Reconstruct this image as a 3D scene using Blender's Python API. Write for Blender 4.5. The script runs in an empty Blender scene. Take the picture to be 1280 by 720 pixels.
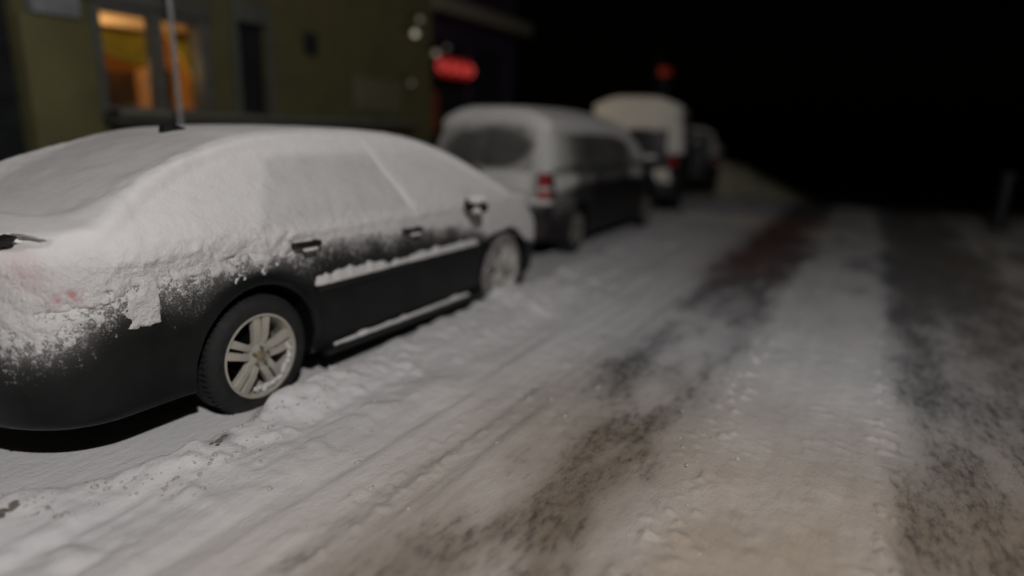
import bpy, bmesh, math, random
import numpy as np

S = bpy.context.scene
COL = S.collection
R = math.radians
rng = np.random.default_rng(7)

# ------------------------------------------------------------------ numpy noise
_P = rng.permutation(4096)
_G = rng.random(4096).astype(np.float32) * 2 - 1

def _h(i, j, k):
    return _G[_P[(_P[(_P[i & 4095] + j) & 4095] + k) & 4095]]

def vnoise(x, y, z):
    xi, yi, zi = np.floor(x), np.floor(y), np.floor(z)
    fx, fy, fz = x - xi, y - yi, z - zi
    xi, yi, zi = xi.astype(np.int64), yi.astype(np.int64), zi.astype(np.int64)
    u, v, w = [f * f * f * (f * (f * 6 - 15) + 10) for f in (fx, fy, fz)]
    def l(a, b, t): return a + (b - a) * t
    x0 = l(_h(xi, yi, zi), _h(xi + 1, yi, zi), u)
    x1 = l(_h(xi, yi + 1, zi), _h(xi + 1, yi + 1, zi), u)
    x2 = l(_h(xi, yi, zi + 1), _h(xi + 1, yi, zi + 1), u)
    x3 = l(_h(xi, yi + 1, zi + 1), _h(xi + 1, yi + 1, zi + 1), u)
    return l(l(x0, x1, v), l(x2, x3, v), w)

def fbm(x, y, z, scale, octaves=3, gain=.5):
    s, a, n = 0, 1., 0.
    f = 1. / scale
    for o in range(octaves):
        s = s + a * vnoise(x * f + 17.3 * o, y * f + 5.1 * o, z * f + 9.7 * o)
        n += a; a *= gain; f *= 2.03
    return s / n

def sstep(a, b, x):
    t = np.clip((x - a) / (b - a), 0, 1)
    return t * t * (3 - 2 * t)

def curve(xs, ys):
    """smooth monotone curve through points, as a lookup function"""
    xs = np.array(xs, float); ys = np.array(ys, float)
    d = np.diff(ys) / np.diff(xs)
    m = np.zeros_like(ys); m[0], m[-1] = d[0], d[-1]
    for i in range(1, len(xs) - 1):
        m[i] = 0 if d[i - 1] * d[i] <= 0 else 2 * d[i - 1] * d[i] / (d[i - 1] + d[i])
    X = np.linspace(xs[0], xs[-1], 800)
    k = np.clip(np.searchsorted(xs, X) - 1, 0, len(xs) - 2)
    hh = xs[k + 1] - xs[k]; t = (X - xs[k]) / hh
    Y = ((2*t**3 - 3*t**2 + 1) * ys[k] + (t**3 - 2*t**2 + t) * hh * m[k]
         + (-2*t**3 + 3*t**2) * ys[k + 1] + (t**3 - t**2) * hh * m[k + 1])
    return lambda x: np.interp(x, X, Y)

def smax(a, b, k):
    h = np.maximum(k - np.abs(a - b), 0) / k
    return np.maximum(a, b) + h * h * k * .25

# ------------------------------------------------------------------ surface nets
def surface_nets(F, o, h):
    nx, ny, nz = F.shape
    I = F < 0
    c = np.zeros((nx - 1, ny - 1, nz - 1), np.int8)
    for dx in (0, 1):
        for dy in (0, 1):
            for dz in (0, 1):
                c += I[dx:nx - 1 + dx, dy:ny - 1 + dy, dz:nz - 1 + dz]
    act = (c > 0) & (c < 8)
    A = np.argwhere(act)
    idx = np.full(act.shape, -1, np.int64)
    idx[act] = np.arange(len(A))
    acc = np.zeros((len(A), 3)); cnt = np.zeros(len(A))
    cor = [(dx, dy, dz) for dx in (0, 1) for dy in (0, 1) for dz in (0, 1)]
    val = {q: F[A[:, 0] + q[0], A[:, 1] + q[1], A[:, 2] + q[2]] for q in cor}
    for ax in range(3):
        for q in cor:
            if q[ax]: continue
            r = list(q); r[ax] = 1; r = tuple(r)
            fa, fb = val[q], val[r]
            m = (fa < 0) != (fb < 0)
            t = fa[m] / (fa[m] - fb[m])
            P = np.tile(np.array(q, float), (m.sum(), 1)); P[:, ax] = t
            acc[m] += P; cnt[m] += 1
    V = (A + acc / cnt[:, None]) * h + np.array(o)
    Q = []
    for ax in range(3):
        sl0 = [slice(None)] * 3; sl1 = [slice(None)] * 3
        sl0[ax] = slice(0, -1); sl1[ax] = slice(1, None)
        a, b = I[tuple(sl0)], I[tuple(sl1)]
        E = np.argwhere(a != b)
        u, w = [(1, 2), (2, 0), (0, 1)][ax]
        E = E[(E[:, u] > 0) & (E[:, w] > 0) & (E[:, u] < F.shape[u] - 1) & (E[:, w] < F.shape[w] - 1)]
        fl = a[E[:, 0], E[:, 1], E[:, 2]]
        def ci(du, dw):
            e = E.copy(); e[:, u] += du; e[:, w] += dw
            return idx[e[:, 0], e[:, 1], e[:, 2]]
        q = np.stack([ci(-1, -1), ci(0, -1), ci(0, 0), ci(-1, 0)], 1)
        q[~fl] = q[~fl][:, ::-1]
        Q.append(q)
    Q = np.concatenate(Q)
    return V, Q[(Q >= 0).all(1)]

def submesh(V, Q, keep):
    Q = Q[keep]
    used, inv = np.unique(Q, return_inverse=True)
    return V[used], inv.reshape(Q.shape), used

def drop_islands(V, Q, least=500):
    lab = np.arange(len(V))
    for it in range(400):
        m = lab[Q].min(1)
        new = lab.copy()
        for k in range(4): np.minimum.at(new, Q[:, k], m)
        new = new[new]
        if (new == lab).all(): break
        lab = new
    cnt = np.bincount(lab[Q[:, 0]], minlength=len(V))
    return submesh(V, Q, cnt[lab[Q[:, 0]]] >= least)[:2]

def link(o, parent=None):
    COL.objects.link(o)
    if parent is not None: o.parent = parent
    return o

def mesh_obj(name, V, Q, mat, parent=None, attrs=None, smooth=True):
    me = bpy.data.meshes.new(name)
    Q = np.asarray(Q); n, k = Q.shape
    me.vertices.add(len(V)); me.vertices.foreach_set('co', np.asarray(V, np.float32).ravel())
    me.loops.add(n * k); me.loops.foreach_set('vertex_index', Q.astype(np.int32).ravel())
    me.polygons.add(n)
    me.polygons.foreach_set('loop_start', np.arange(0, n * k, k, dtype=np.int32))
    me.polygons.foreach_set('loop_total', np.full(n, k, np.int32))
    me.polygons.foreach_set('use_smooth', np.full(n, smooth, bool))
    me.update(calc_edges=True); me.validate()
    for an, av in (attrs or {}).items():
        at = me.attributes.new(an, 'FLOAT', 'POINT')
        at.data.foreach_set('value', np.asarray(av, np.float32))
    me.materials.append(mat)
    return link(bpy.data.objects.new(name, me), parent)

# ------------------------------------------------------------------ bmesh helpers
class B:
    def __init__(self): self.bm = bmesh.new()
    def box(self, c, s, rot=None, bev=0., seg=2):
        r = bmesh.ops.create_cube(self.bm, size=1)
        vs = r['verts']
        from mathutils import Vector, Euler
        for v in vs: v.co = Vector((v.co.x * s[0], v.co.y * s[1], v.co.z * s[2]))
        if bev:
            es = {e for v in vs for e in v.link_edges}
            q = bmesh.ops.bevel(self.bm, geom=list(es), offset=bev, segments=seg, profile=.6, affect='EDGES')
            vs = list({v for f in q['faces'] for v in f.verts} | {v for v in vs if v.is_valid})
        if rot:
            m = Euler(rot).to_matrix()
            for v in vs: v.co = m @ v.co
        for v in vs: v.co += Vector(c)
        return self
    def prism(self, pts, a, b, axis='y', bev=0.):
        """closed outline extruded along axis from a to b"""
        def P(p, t): return {'y': (p[0], t, p[1]), 'x': (t, p[0], p[1]), 'z': (p[0], p[1], t)}[axis]
        v0 = [self.bm.verts.new(P(p, a)) for p in pts]
        v1 = [self.bm.verts.new(P(p, b)) for p in pts]
        n = len(pts); fs = []
        for i in range(n):
            j = (i + 1) % n
            fs.append(self.bm.faces.new((v0[i], v0[j], v1[j], v1[i])))
        fs.append(self.bm.faces.new(v0[::-1])); fs.append(self.bm.faces.new(v1))
        bmesh.ops.recalc_face_normals(self.bm, faces=fs)
        if bev:
            es = {e for f in fs for e in f.edges}
            bmesh.ops.bevel(self.bm, geom=list(es), offset=bev, segments=2, profile=.6, affect='EDGES')
        return self
    def lathe(self, prof, c, axis='y', n=48, close=False):
        """prof: (radius, offset along axis)"""
        rings = []
        for (r, t) in prof:
            ring = []
            for i in range(n):
                th = 2 * math.pi * i / n
                p = (r * math.cos(th), r * math.sin(th))
                q = {'y': (p[0], t, p[1]), 'z': (p[0], p[1], t), 'x': (t, p[0], p[1])}[axis]
                ring.append(self.bm.verts.new((c[0] + q[0], c[1] + q[1], c[2] + q[2])))
            rings.append(ring)
        fs = []
        m = len(rings)
        for a in range(m if close else m - 1):
            b = (a + 1) % m
            for i in range(n):
                j = (i + 1) % n
                fs.append(self.bm.faces.new((rings[a][i], rings[a][j], rings[b][j], rings[b][i])))
        if not close:
            fs.append(self.bm.faces.new(rings[0][::-1])); fs.append(self.bm.faces.new(rings[-1]))
        bmesh.ops.recalc_face_normals(self.bm, faces=fs)
        return self
    def tube(self, pts, rad, n=12):
        from mathutils import Vector
        pts = [Vector(p) for p in pts]
        rads = rad if isinstance(rad, (list, tuple)) else [rad] * len(pts)
        rings = []
        for i, p in enumerate(pts):
            d = (pts[min(i + 1, len(pts) - 1)] - pts[max(i - 1, 0)]).normalized()
            u = d.cross(Vector((0, 0, 1)) if abs(d.z) < .9 else Vector((1, 0, 0))).normalized()
            v = d.cross(u)
            rings.append([self.bm.verts.new(p + rads[i] * (u * math.cos(2*math.pi*k/n) + v * math.sin(2*math.pi*k/n))) for k in range(n)])
        fs = []
        for a, b in zip(rings, rings[1:]):
            for i in range(n):
                j = (i + 1) % n
                fs.append(self.bm.faces.new((a[i], a[j], b[j], b[i])))
        fs.append(self.bm.faces.new(rings[0][::-1])); fs.append(self.bm.faces.new(rings[-1]))
        bmesh.ops.recalc_face_normals(self.bm, faces=fs)
        return self
    def ball(self, c, r, sx=1, sy=1, sz=1, sub=2):
        q = bmesh.ops.create_icosphere(self.bm, subdivisions=sub, radius=r)
        for v in q['verts']:
            v.co.x = v.co.x * sx + c[0]; v.co.y = v.co.y * sy + c[1]; v.co.z = v.co.z * sz + c[2]
        return self
    def build(self, name, mat, parent=None, smooth=35):
        me = bpy.data.meshes.new(name)
        self.bm.to_mesh(me); self.bm.free()
        me.materials.append(mat)
        if smooth:
            me.polygons.foreach_set('use_smooth', np.ones(len(me.polygons), bool))
            me.set_sharp_from_angle(angle=R(smooth))
        return link(bpy.data.objects.new(name, me), parent)

def tag(o, label, cat, group=None):
    o['label'] = label; o['category'] = cat
    if group: o['group'] = group
    return o

def setting(o, kind='structure'):
    o['kind'] = kind
    return o

def thing(name, label, cat, loc=(0, 0, 0), rz=0., group=None):
    o = bpy.data.objects.new(name, None); COL.objects.link(o)
    o.empty_display_size = .1
    o.location = loc; o.rotation_euler = (0, 0, rz)
    return tag(o, label, cat, group)

# ------------------------------------------------------------------ materials
def new_mat(name):
    m = bpy.data.materials.new(name); m.use_nodes = True
    nt = m.node_tree
    return m, nt, nt.nodes['Principled BSDF']

def N(nt, t, **kw):
    n = nt.nodes.new(t)
    for k, v in kw.items():
        if k in n.inputs.keys(): n.inputs[k].default_value = v
        else: setattr(n, k, v)
    return n

def noise_node(nt, scale, detail=4, rough=.6, vec=None, stretch=None):
    tc = N(nt, 'ShaderNodeTexCoord')
    out = tc.outputs['Object']
    if stretch:
        mp = N(nt, 'ShaderNodeMapping'); mp.inputs['Scale'].default_value = stretch
        nt.links.new(out, mp.inputs['Vector']); out = mp.outputs['Vector']
    n = N(nt, 'ShaderNodeTexNoise'); n.inputs['Scale'].default_value = scale
    n.inputs['Detail'].default_value = detail; n.inputs['Roughness'].default_value = rough
    nt.links.new(out, n.inputs['Vector'])
    return n.outputs['Fac']

def ramp(nt, fac, stops):
    r = N(nt, 'ShaderNodeValToRGB')
    while len(r.color_ramp.elements) < len(stops): r.color_ramp.elements.new(.5)
    for e, (p, c) in zip(r.color_ramp.elements, stops):
        e.position = p; e.color = (c if len(c) == 4 else (*c, 1))
    nt.links.new(fac, r.inputs['Fac'])
    return r.outputs['Color']

def math_node(nt, op, a, b=None, clamp=False):
    n = N(nt, 'ShaderNodeMath', operation=op); n.use_clamp = clamp
    for i, v in enumerate((a, b)):
        if v is None: continue
        if isinstance(v, (int, float)): n.inputs[i].default_value = v
        else: nt.links.new(v, n.inputs[i])
    return n.outputs[0]

def mix_col(nt, fac, a, b):
    n = N(nt, 'ShaderNodeMix', data_type='RGBA')
    for s, v in ((n.inputs[0], fac), (n.inputs[6], a), (n.inputs[7], b)):
        if isinstance(v, (int, float)): s.default_value = v
        elif isinstance(v, tuple): s.default_value = (*v, 1) if len(v) == 3 else v
        else: nt.links.new(v, s)
    return n.outputs[2]

def attr(nt, name):
    a = N(nt, 'ShaderNodeAttribute', attribute_name=name)
    return a.outputs['Fac']

def bump(nt, bsdf, height, dist, strength=1.):
    b = N(nt, 'ShaderNodeBump'); b.inputs['Distance'].default_value = dist
    if isinstance(strength, (int, float)): b.inputs['Strength'].default_value = strength
    else: nt.links.new(strength, b.inputs['Strength'])
    nt.links.new(height, b.inputs['Height'])
    nt.links.new(b.outputs['Normal'], bsdf.inputs['Normal'])

def plain(name, col, rough=.6, metal=0., var=.25, scale=6, spec=.5, bmp=0., bscale=40):
    m, nt, p = new_mat(name)
    f = noise_node(nt, scale)
    c = ramp(nt, f, [(.3, tuple(v * (1 - var) for v in col)), (.7, tuple(min(1, v * (1 + var)) for v in col))])
    nt.links.new(c, p.inputs['Base Color'])
    p.inputs['Roughness'].default_value = rough; p.inputs['Metallic'].default_value = metal
    p.inputs['Specular IOR Level'].default_value = spec
    if bmp: bump(nt, p, noise_node(nt, bscale), bmp)
    return m

def emit(name, col, strength, base=(.02, .02, .02)):
    m, nt, p = new_mat(name)
    p.inputs['Base Color'].default_value = (*base, 1)
    f = noise_node(nt, 9)
    c = ramp(nt, f, [(.3, tuple(v * .7 for v in col)), (.7, col)])
    nt.links.new(c, p.inputs['Emission Color'])
    p.inputs['Emission Strength'].default_value = strength
    return m

def snow_mat(name, col=(.82, .79, .78), bmp=.012, tint=False):
    m, nt, p = new_mat(name)
    f = noise_node(nt, 14, 5)
    c = ramp(nt, f, [(.3, tuple(v * .93 for v in col)), (.7, col)])
    if tint:
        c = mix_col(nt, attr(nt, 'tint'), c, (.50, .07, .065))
        c = mix_col(nt, attr(nt, 'thin'), c, (.22, .22, .225))
    nt.links.new(c, p.inputs['Base Color'])
    p.inputs['Roughness'].default_value = .85
    p.inputs['Specular IOR Level'].default_value = .25
    h = math_node(nt, 'ADD', noise_node(nt, 55, 4, .65), math_node(nt, 'MULTIPLY', noise_node(nt, 260, 2, .6), .35))
    bump(nt, p, h, bmp, attr(nt, 'grain') if tint else 1.)
    return m

def powder_paint(name, col, rough=.35, cover=(.78, .76, .75), metal=0., base=None):
    """paint with wind-blown powder snow sticking where the 'powder' attribute says so"""
    m, nt, p = new_mat(name)
    pw = attr(nt, 'powder')
    n1 = noise_node(nt, 95, 3, .7)
    n2 = noise_node(nt, 30, 3, .6)
    s = math_node(nt, 'ADD', math_node(nt, 'MULTIPLY', n1, .60), math_node(nt, 'MULTIPLY', n2, .40))
    # speckle: covered where noise > 1 - powder
    thr = math_node(nt, 'SUBTRACT', .70, math_node(nt, 'MULTIPLY', pw, .42))
    fac = math_node(nt, 'MULTIPLY', math_node(nt, 'SUBTRACT', s, thr), 6.5, True)
    fac = math_node(nt, 'MULTIPLY', fac, math_node(nt, 'MULTIPLY', pw, 3., True), True)
    film = math_node(nt, 'MULTIPLY', math_node(nt, 'POWER', pw, 3.2), .65)
    fac = math_node(nt, 'MAXIMUM', math_node(nt, 'MULTIPLY', fac, .97), film)
    dirt = noise_node(nt, 5, 4)
    base_c = ramp(nt, dirt, [(.3, tuple(v * .8 for v in col)), (.75, tuple(v * 1.5 + .002 for v in col))])
    nt.links.new(mix_col(nt, fac, base_c, cover), p.inputs['Base Color'])
    rr = N(nt, 'ShaderNodeMapRange')
    nt.links.new(fac, rr.inputs['Value']); rr.inputs['To Min'].default_value = rough; rr.inputs['To Max'].default_value = .9
    nt.links.new(rr.outputs[0], p.inputs['Roughness'])
    p.inputs['Specular IOR Level'].default_value = .18
    bump(nt, p, math_node(nt, 'MULTIPLY', fac, math_node(nt, 'ADD', s, .2)), .014)
    return m

M = {}
M['paint'] = powder_paint('dark_car_paint', (.0075, .0085, .0085), .36)
M['glass_pw'] = powder_paint('snowy_window_glass', (.010, .011, .013), .38)
M['frost_glass'] = powder_paint('frosted_window_glass', (.075, .075, .073), .4, (.55, .54, .51))
M['lens'] = powder_paint('red_lens', (.22, .011, .011), .3)
M['snow'] = snow_mat('car_snow', (.80, .78, .772), .017, True)
M['snow_plain'] = snow_mat('settled_snow', (.78, .76, .74), .010)
M['rubber'] = plain('tyre_rubber', (.012, .012, .012), .8, var=.4, scale=20, bmp=.004, bscale=60)
M['tyre_snowy'] = plain('snow_caked_rubber', (.20, .19, .185), .9, var=.9, scale=26, bmp=.01, bscale=50)
M['alloy'] = plain('alloy_wheel', (.40, .375, .32), .42, .0, var=.12, scale=12)
M['alloy_snowy'] = plain('snow_caked_alloy', (.52, .50, .47), .8, 0, var=.45, scale=22, bmp=.008, bscale=60)
M['alloy_grimy'] = plain('road_grimed_alloy', (.17, .165, .15), .8, 0, var=.5, scale=22)
M['nut'] = plain('wheel_nut_steel', (.30, .30, .29), .3, .8, var=.1)
M['cap'] = plain('gilded_wheel_cap', (.30, .25, .15), .4, .4, var=.15)
M['well'] = plain('wheel_well', (.004, .004, .004), .95, var=.2, spec=.1)
M['trim'] = plain('black_trim', (.008, .008, .008), .5, var=.3)

# ------------------------------------------------------------------ vehicles as implicit solids
def vehicle_field(c):
    top, w, bot = c['top'], c['width'], c['bottom']
    def f(x, y, z):
        a = np.abs(y)
        zt = top(x)
        e = 1e-2
        sl = (top(x + e) - top(x - e)) / (2 * e)
        f1 = (z - (zt - c['crown'] * (a / .9) ** 2)) / np.sqrt(1 + sl * sl)
        ww = w(z) - c['rear_pinch'] * sstep(.9, 1.4, z) * sstep(.5, -.8, x)
        if c.get('lip'):
            for wx in (0, c['wb']):
                rr = np.hypot(x - wx, z - c['wheel_r'])
                ww = ww + .012 * np.exp(-((rr - c['arch'] - .018) / .022) ** 2)
        dw = (w(z + .03) - w(z - .03)) / .06
        f2 = (a - ww) / np.sqrt(1.01 + np.minimum(dw * dw, 1.5))
        f3 = bot(x) - z
        xr = c['rear_x'](z) + c['rear_round'] * (a / c['hw']) ** c.get('rear_pow', 4.)
        f4 = (xr - x) * c.get('rear_k', .95)
        xf = c['front_x'](z) - c['front_round'] * (a / c['hw']) ** 3.
        f5 = (x - xf) * .95
        g = smax(f1, f2, c['k_top'])
        g = smax(g, f4, c['k_end']); g = smax(g, f5, .12); g = smax(g, f3, .05)
        for wx in (0, c['wb']):
            cyl = np.hypot(x - wx, z - c['wheel_r']) - c['arch']
            cyl = np.maximum(cyl, c['hw'] - .34 - a)
            g = np.maximum(g, -cyl)
        return g
    return f

def sample(f, lo, hi, h):
    xs = [np.arange(l, u + h, h, dtype=np.float32) for l, u in zip(lo, hi)]
    out = np.empty([len(q) for q in xs], np.float32)
    st = 40
    for i in range(0, len(xs[0]), st):
        X, Y, Z = np.meshgrid(xs[0][i:i + st], xs[1], xs[2], indexing='ij')
        out[i:i + st] = f(X, Y, Z)
    return xs, out

def normals_of(f, V):
    e = 4e-3
    x, y, z = V.T
    g = np.stack([f(x + e, y, z) - f(x - e, y, z), f(x, y + e, z) - f(x, y - e, z), f(x, y, z + e) - f(x, y, z - e)], 1)
    return g / (np.linalg.norm(g, axis=1, keepdims=True) + 1e-9)

def two_sides(name, test, mat):
    return [(name, lambda x, y, z: test(x, y, z) & (y < 0), mat), (name, lambda x, y, z: test(x, y, z) & (y >= 0), mat)]

def split_body(parent, V, Q, powder, regions, body_mat, body_name='body'):
    C = V[Q].mean(1)
    left = np.ones(len(Q), bool)
    made = {}
    for (name, test, mat) in regions:
        k = left & test(C[:, 0], C[:, 1], C[:, 2])
        if not k.any(): continue
        left &= ~k
        v, q, u = submesh(V, Q, k)
        made.setdefault(name, []).append(mesh_obj(name, v, q, mat, parent, {'powder': powder[u]}))
    v, q, u = submesh(V, Q, left)
    made['body'] = [mesh_obj(body_name, v, q, body_mat, parent, {'powder': powder[u]})]
    return made

def snow_shell(name, f, tfun, lo, hi, h, mat, parent, tintfun=None, thinfun=None):
    """a layer of snow tfun metres thick on the solid f"""
    xs, F = sample(f, lo, hi, h)
    band = np.argwhere((F > -.05) & (F < .19))
    P = np.stack([xs[i][band[:, i]] for i in range(3)], 1).astype(np.float64)
    n = normals_of(f, P)
    t = tfun(P, n)
    G = np.where(F < 0, -1., 1.).astype(np.float32)
    val = F[band[:, 0], band[:, 1], band[:, 2]] - t
    val = np.where(t < .0, np.maximum(val, .004 - t * .3), val)
    G[band[:, 0], band[:, 1], band[:, 2]] = val
    V, Q = surface_nets(G, [q[0] for q in xs], h)
    # drop the faces that lie inside the solid
    fv = f(*V.T)
    keep = (fv[Q] > -.014).any(1)
    V, Q, _ = submesh(V, Q, keep)
    V, Q = drop_islands(V, Q)
    # detail along the normal
    nn = normals_of(f, V)
    side = sstep(.75, .25, nn[:, 2])
    gr = np.clip(.35 + 1.3 * sstep(1.35, .95, V[:, 2]), 0, 1.4)
    d = fbm(*V.T, .032, 3, .65) * .0065 * (.10 + side * gr)
    V = V + nn * d[:, None]
    grain = .12 + .88 * side
    at = {'grain': grain, 'tint': tintfun(V, nn) if tintfun else np.zeros(len(V)),
          'thin': thinfun(V) if thinfun else np.zeros(len(V))}
    return mesh_obj(name, V, Q, mat, parent, at)

# ------------------------------------------------------------------ wheels
def make_wheel(parent, loc, side, r=.338, rim_r=.232, snowy=False, phase=90):
    """outer face looks along side * y; local origin at the hub, outer face at y=0"""
    w = bpy.data.objects.new('wheel', None); link(w, parent); w.location = loc
    w.empty_display_size = .1
    s = side
    def L(prof): return [(a, b * s) for a, b in prof]
    t = B().lathe(L([(rim_r - .004, .0), (rim_r + .012, .006), (rim_r + .05, .012), (r - .03, .004), (r - .008, -.018), (r, -.045),
                     (r, -.185), (r - .01, -.21), (r - .04, -.225), (rim_r, -.225), (rim_r - .03, -.12), (rim_r - .012, -.02)]), (0, 0, 0), n=64, close=True)
    for k in range(64):
        th = 2 * math.pi * k / 64
        t.box(((r - .004) * math.cos(th), -.045 * s, (r - .004) * math.sin(th)), (.022, .04, .012), (0, -th, 0))
    t.build('tyre', M['tyre_snowy' if snowy is True else 'rubber'], w)
    am = M[{True: 'alloy_snowy', False: 'alloy', 'grimy': 'alloy_grimy'}[snowy]]
    b = B()
    b.lathe(L([(rim_r - .016, -.004), (rim_r - .010, .006), (rim_r + .002, .006), (rim_r + .004, -.006), (rim_r - .012, -.05), (rim_r - .022, -.16), (rim_r - .03, -.16), (rim_r - .028, -.05)]), (0, 0, 0), n=64, close=True)
    # hub disc
    b.lathe(L([(.0005, -.008), (.058, -.008), (.074, -.016), (.078, -.05), (.0005, -.05)]), (0, 0, 0), n=40)
    for k in range(5):
        th = R(phase + 72 * k)
        for q in (-1, 1):
            # one bar of the twin spoke, wider toward the rim
            pts = [(.055, q * .006), (.055, q * .044), (.12, q * .047), (rim_r - .014, q * .060), (rim_r - .012, q * .010), (.12, q * .008)]
            if q < 0: pts = pts[::-1]
            c, sn = math.cos(th), math.sin(th)
            P = [(x * c - y * sn, x * sn + y * c) for x, y in pts]
            v0 = [b.bm.verts.new((x, s * (-.004 - .012 * (math.hypot(x, z) < .09)), z)) for x, z in P]
            v1 = [b.bm.verts.new((x * 1.0, s * -.04, z)) for x, z in P]
            fs = [b.bm.faces.new(v0), b.bm.faces.new(v1[::-1])]
            for i in range(6):
                j = (i + 1) % 6
                fs.append(b.bm.faces.new((v0[i], v1[i], v1[j], v0[j])))
            bmesh.ops.recalc_face_normals(b.bm, faces=fs)
            es = list({e for e in fs[0].edges})
            bmesh.ops.bevel(b.bm, geom=es, offset=.004, segments=2, profile=.6, affect='EDGES')
        # web at the root joining both bars
        c, sn = math.cos(th), math.sin(th)
        b.box((.085 * c, s * -.028, .085 * sn), (.05, .02, .03), (0, -th, 0))
    b.build('rim', am, w)
    B().lathe(L([(.0005, .004), (.024, .003), (.031, -.002), (.032, -.014), (.0005, -.014)]), (0, 0, 0), n=32).build('wheel_cap', M['cap'], w)
    for k in range(5):
        th = R(phase + 72 * k)
        B().lathe(L([(.0005, .012), (.007, .010), (.0095, .004), (.011, -.012), (.0005, -.012)]), (.050 * math.cos(th), 0, .050 * math.sin(th)), n=10).build('lug_nut', M['nut'], w)
    B().lathe(L([(.0005, -.09), (.15, -.09), (.15, -.10), (.0005, -.10)]), (0, 0, 0), n=32).build('brake_disc', M['well'], w)
    return w

def well_liner(parent, wx, wr, arch, hw):
    b = B()
    for s in (-1, 1):
        prof = [(arch + .02, s * (hw - .33)), (.0005, s * (hw - .33)), (.0005, s * (hw - .36)), (arch + .02, s * (hw - .36))]
        b.lathe(prof[1:3] and [(arch + .02, s * (hw - .345)), (arch + .02, s * (hw - .36))], (wx, 0, wr), n=40)
    return b.build('wheel_well', M['well'], parent)

# ================================================================== SEDAN
SED = dict(
    top=curve([-1.35, -1.2, -1.0, -.78, -.70, -.4, -.1, .2, .5, .9, 1.3, 1.65, 1.9, 2.2, 2.6, 2.85, 3.2, 3.6, 3.9],
              [1.01, 1.035, 1.05, 1.075, 1.10, 1.25, 1.375, 1.445, 1.475, 1.49, 1.485, 1.455, 1.405, 1.30, 1.115, 1.005, .955, .87, .78]),
    width=curve([.1, .17, .21, .24, .30, .45, .62, .76, .86, .94, 1.0, 1.08, 1.2, 1.38, 1.5, 1.8],
                [.86, .905, .912, .885, .893, .912, .925, .926, .915, .890, .860, .812, .735, .62, .52, .2]),
    bottom=curve([-1.4, -1.1, -.5, 0, 2, 3.2, 3.9], [.225, .225, .220, .21, .165, .20, .24]),
    rear_x=curve([.0, .3, .45, .66, .80, .95, 1.1, 1.6], [-1.10, -1.19, -1.225, -1.222, -1.19, -1.14, -1.07, -.9]),
    front_x=curve([0, .3, .5, .7, .85, 1.5], [3.75, 3.85, 3.87, 3.82, 3.70, 3.4]),
    crown=.025, rear_pinch=.06, lip=True, wb=2.81, wheel_r=.325, arch=.40,
    rear_round=.30, front_round=.42, hw=.90, k_top=.055, k_end=.12)
sed_f = vehicle_field(SED)

# lower edge of the snow on the flank, read along the car
SED_ZB = curve([-1.4, -1.06, -.96, -.86, -.75, -.60, -.41, -.12, .16, .37, .55, .75, 1.24, 1.9, 2.25, 2.45, 2.7, 3.0, 3.2, 3.5, 4],
               [.60, .68, .72, .78, .83, .86, .86, .87, .88, .90, .91, .905, .885, .85, .80, .72, .70, .64, .55, .5, .45])

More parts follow.
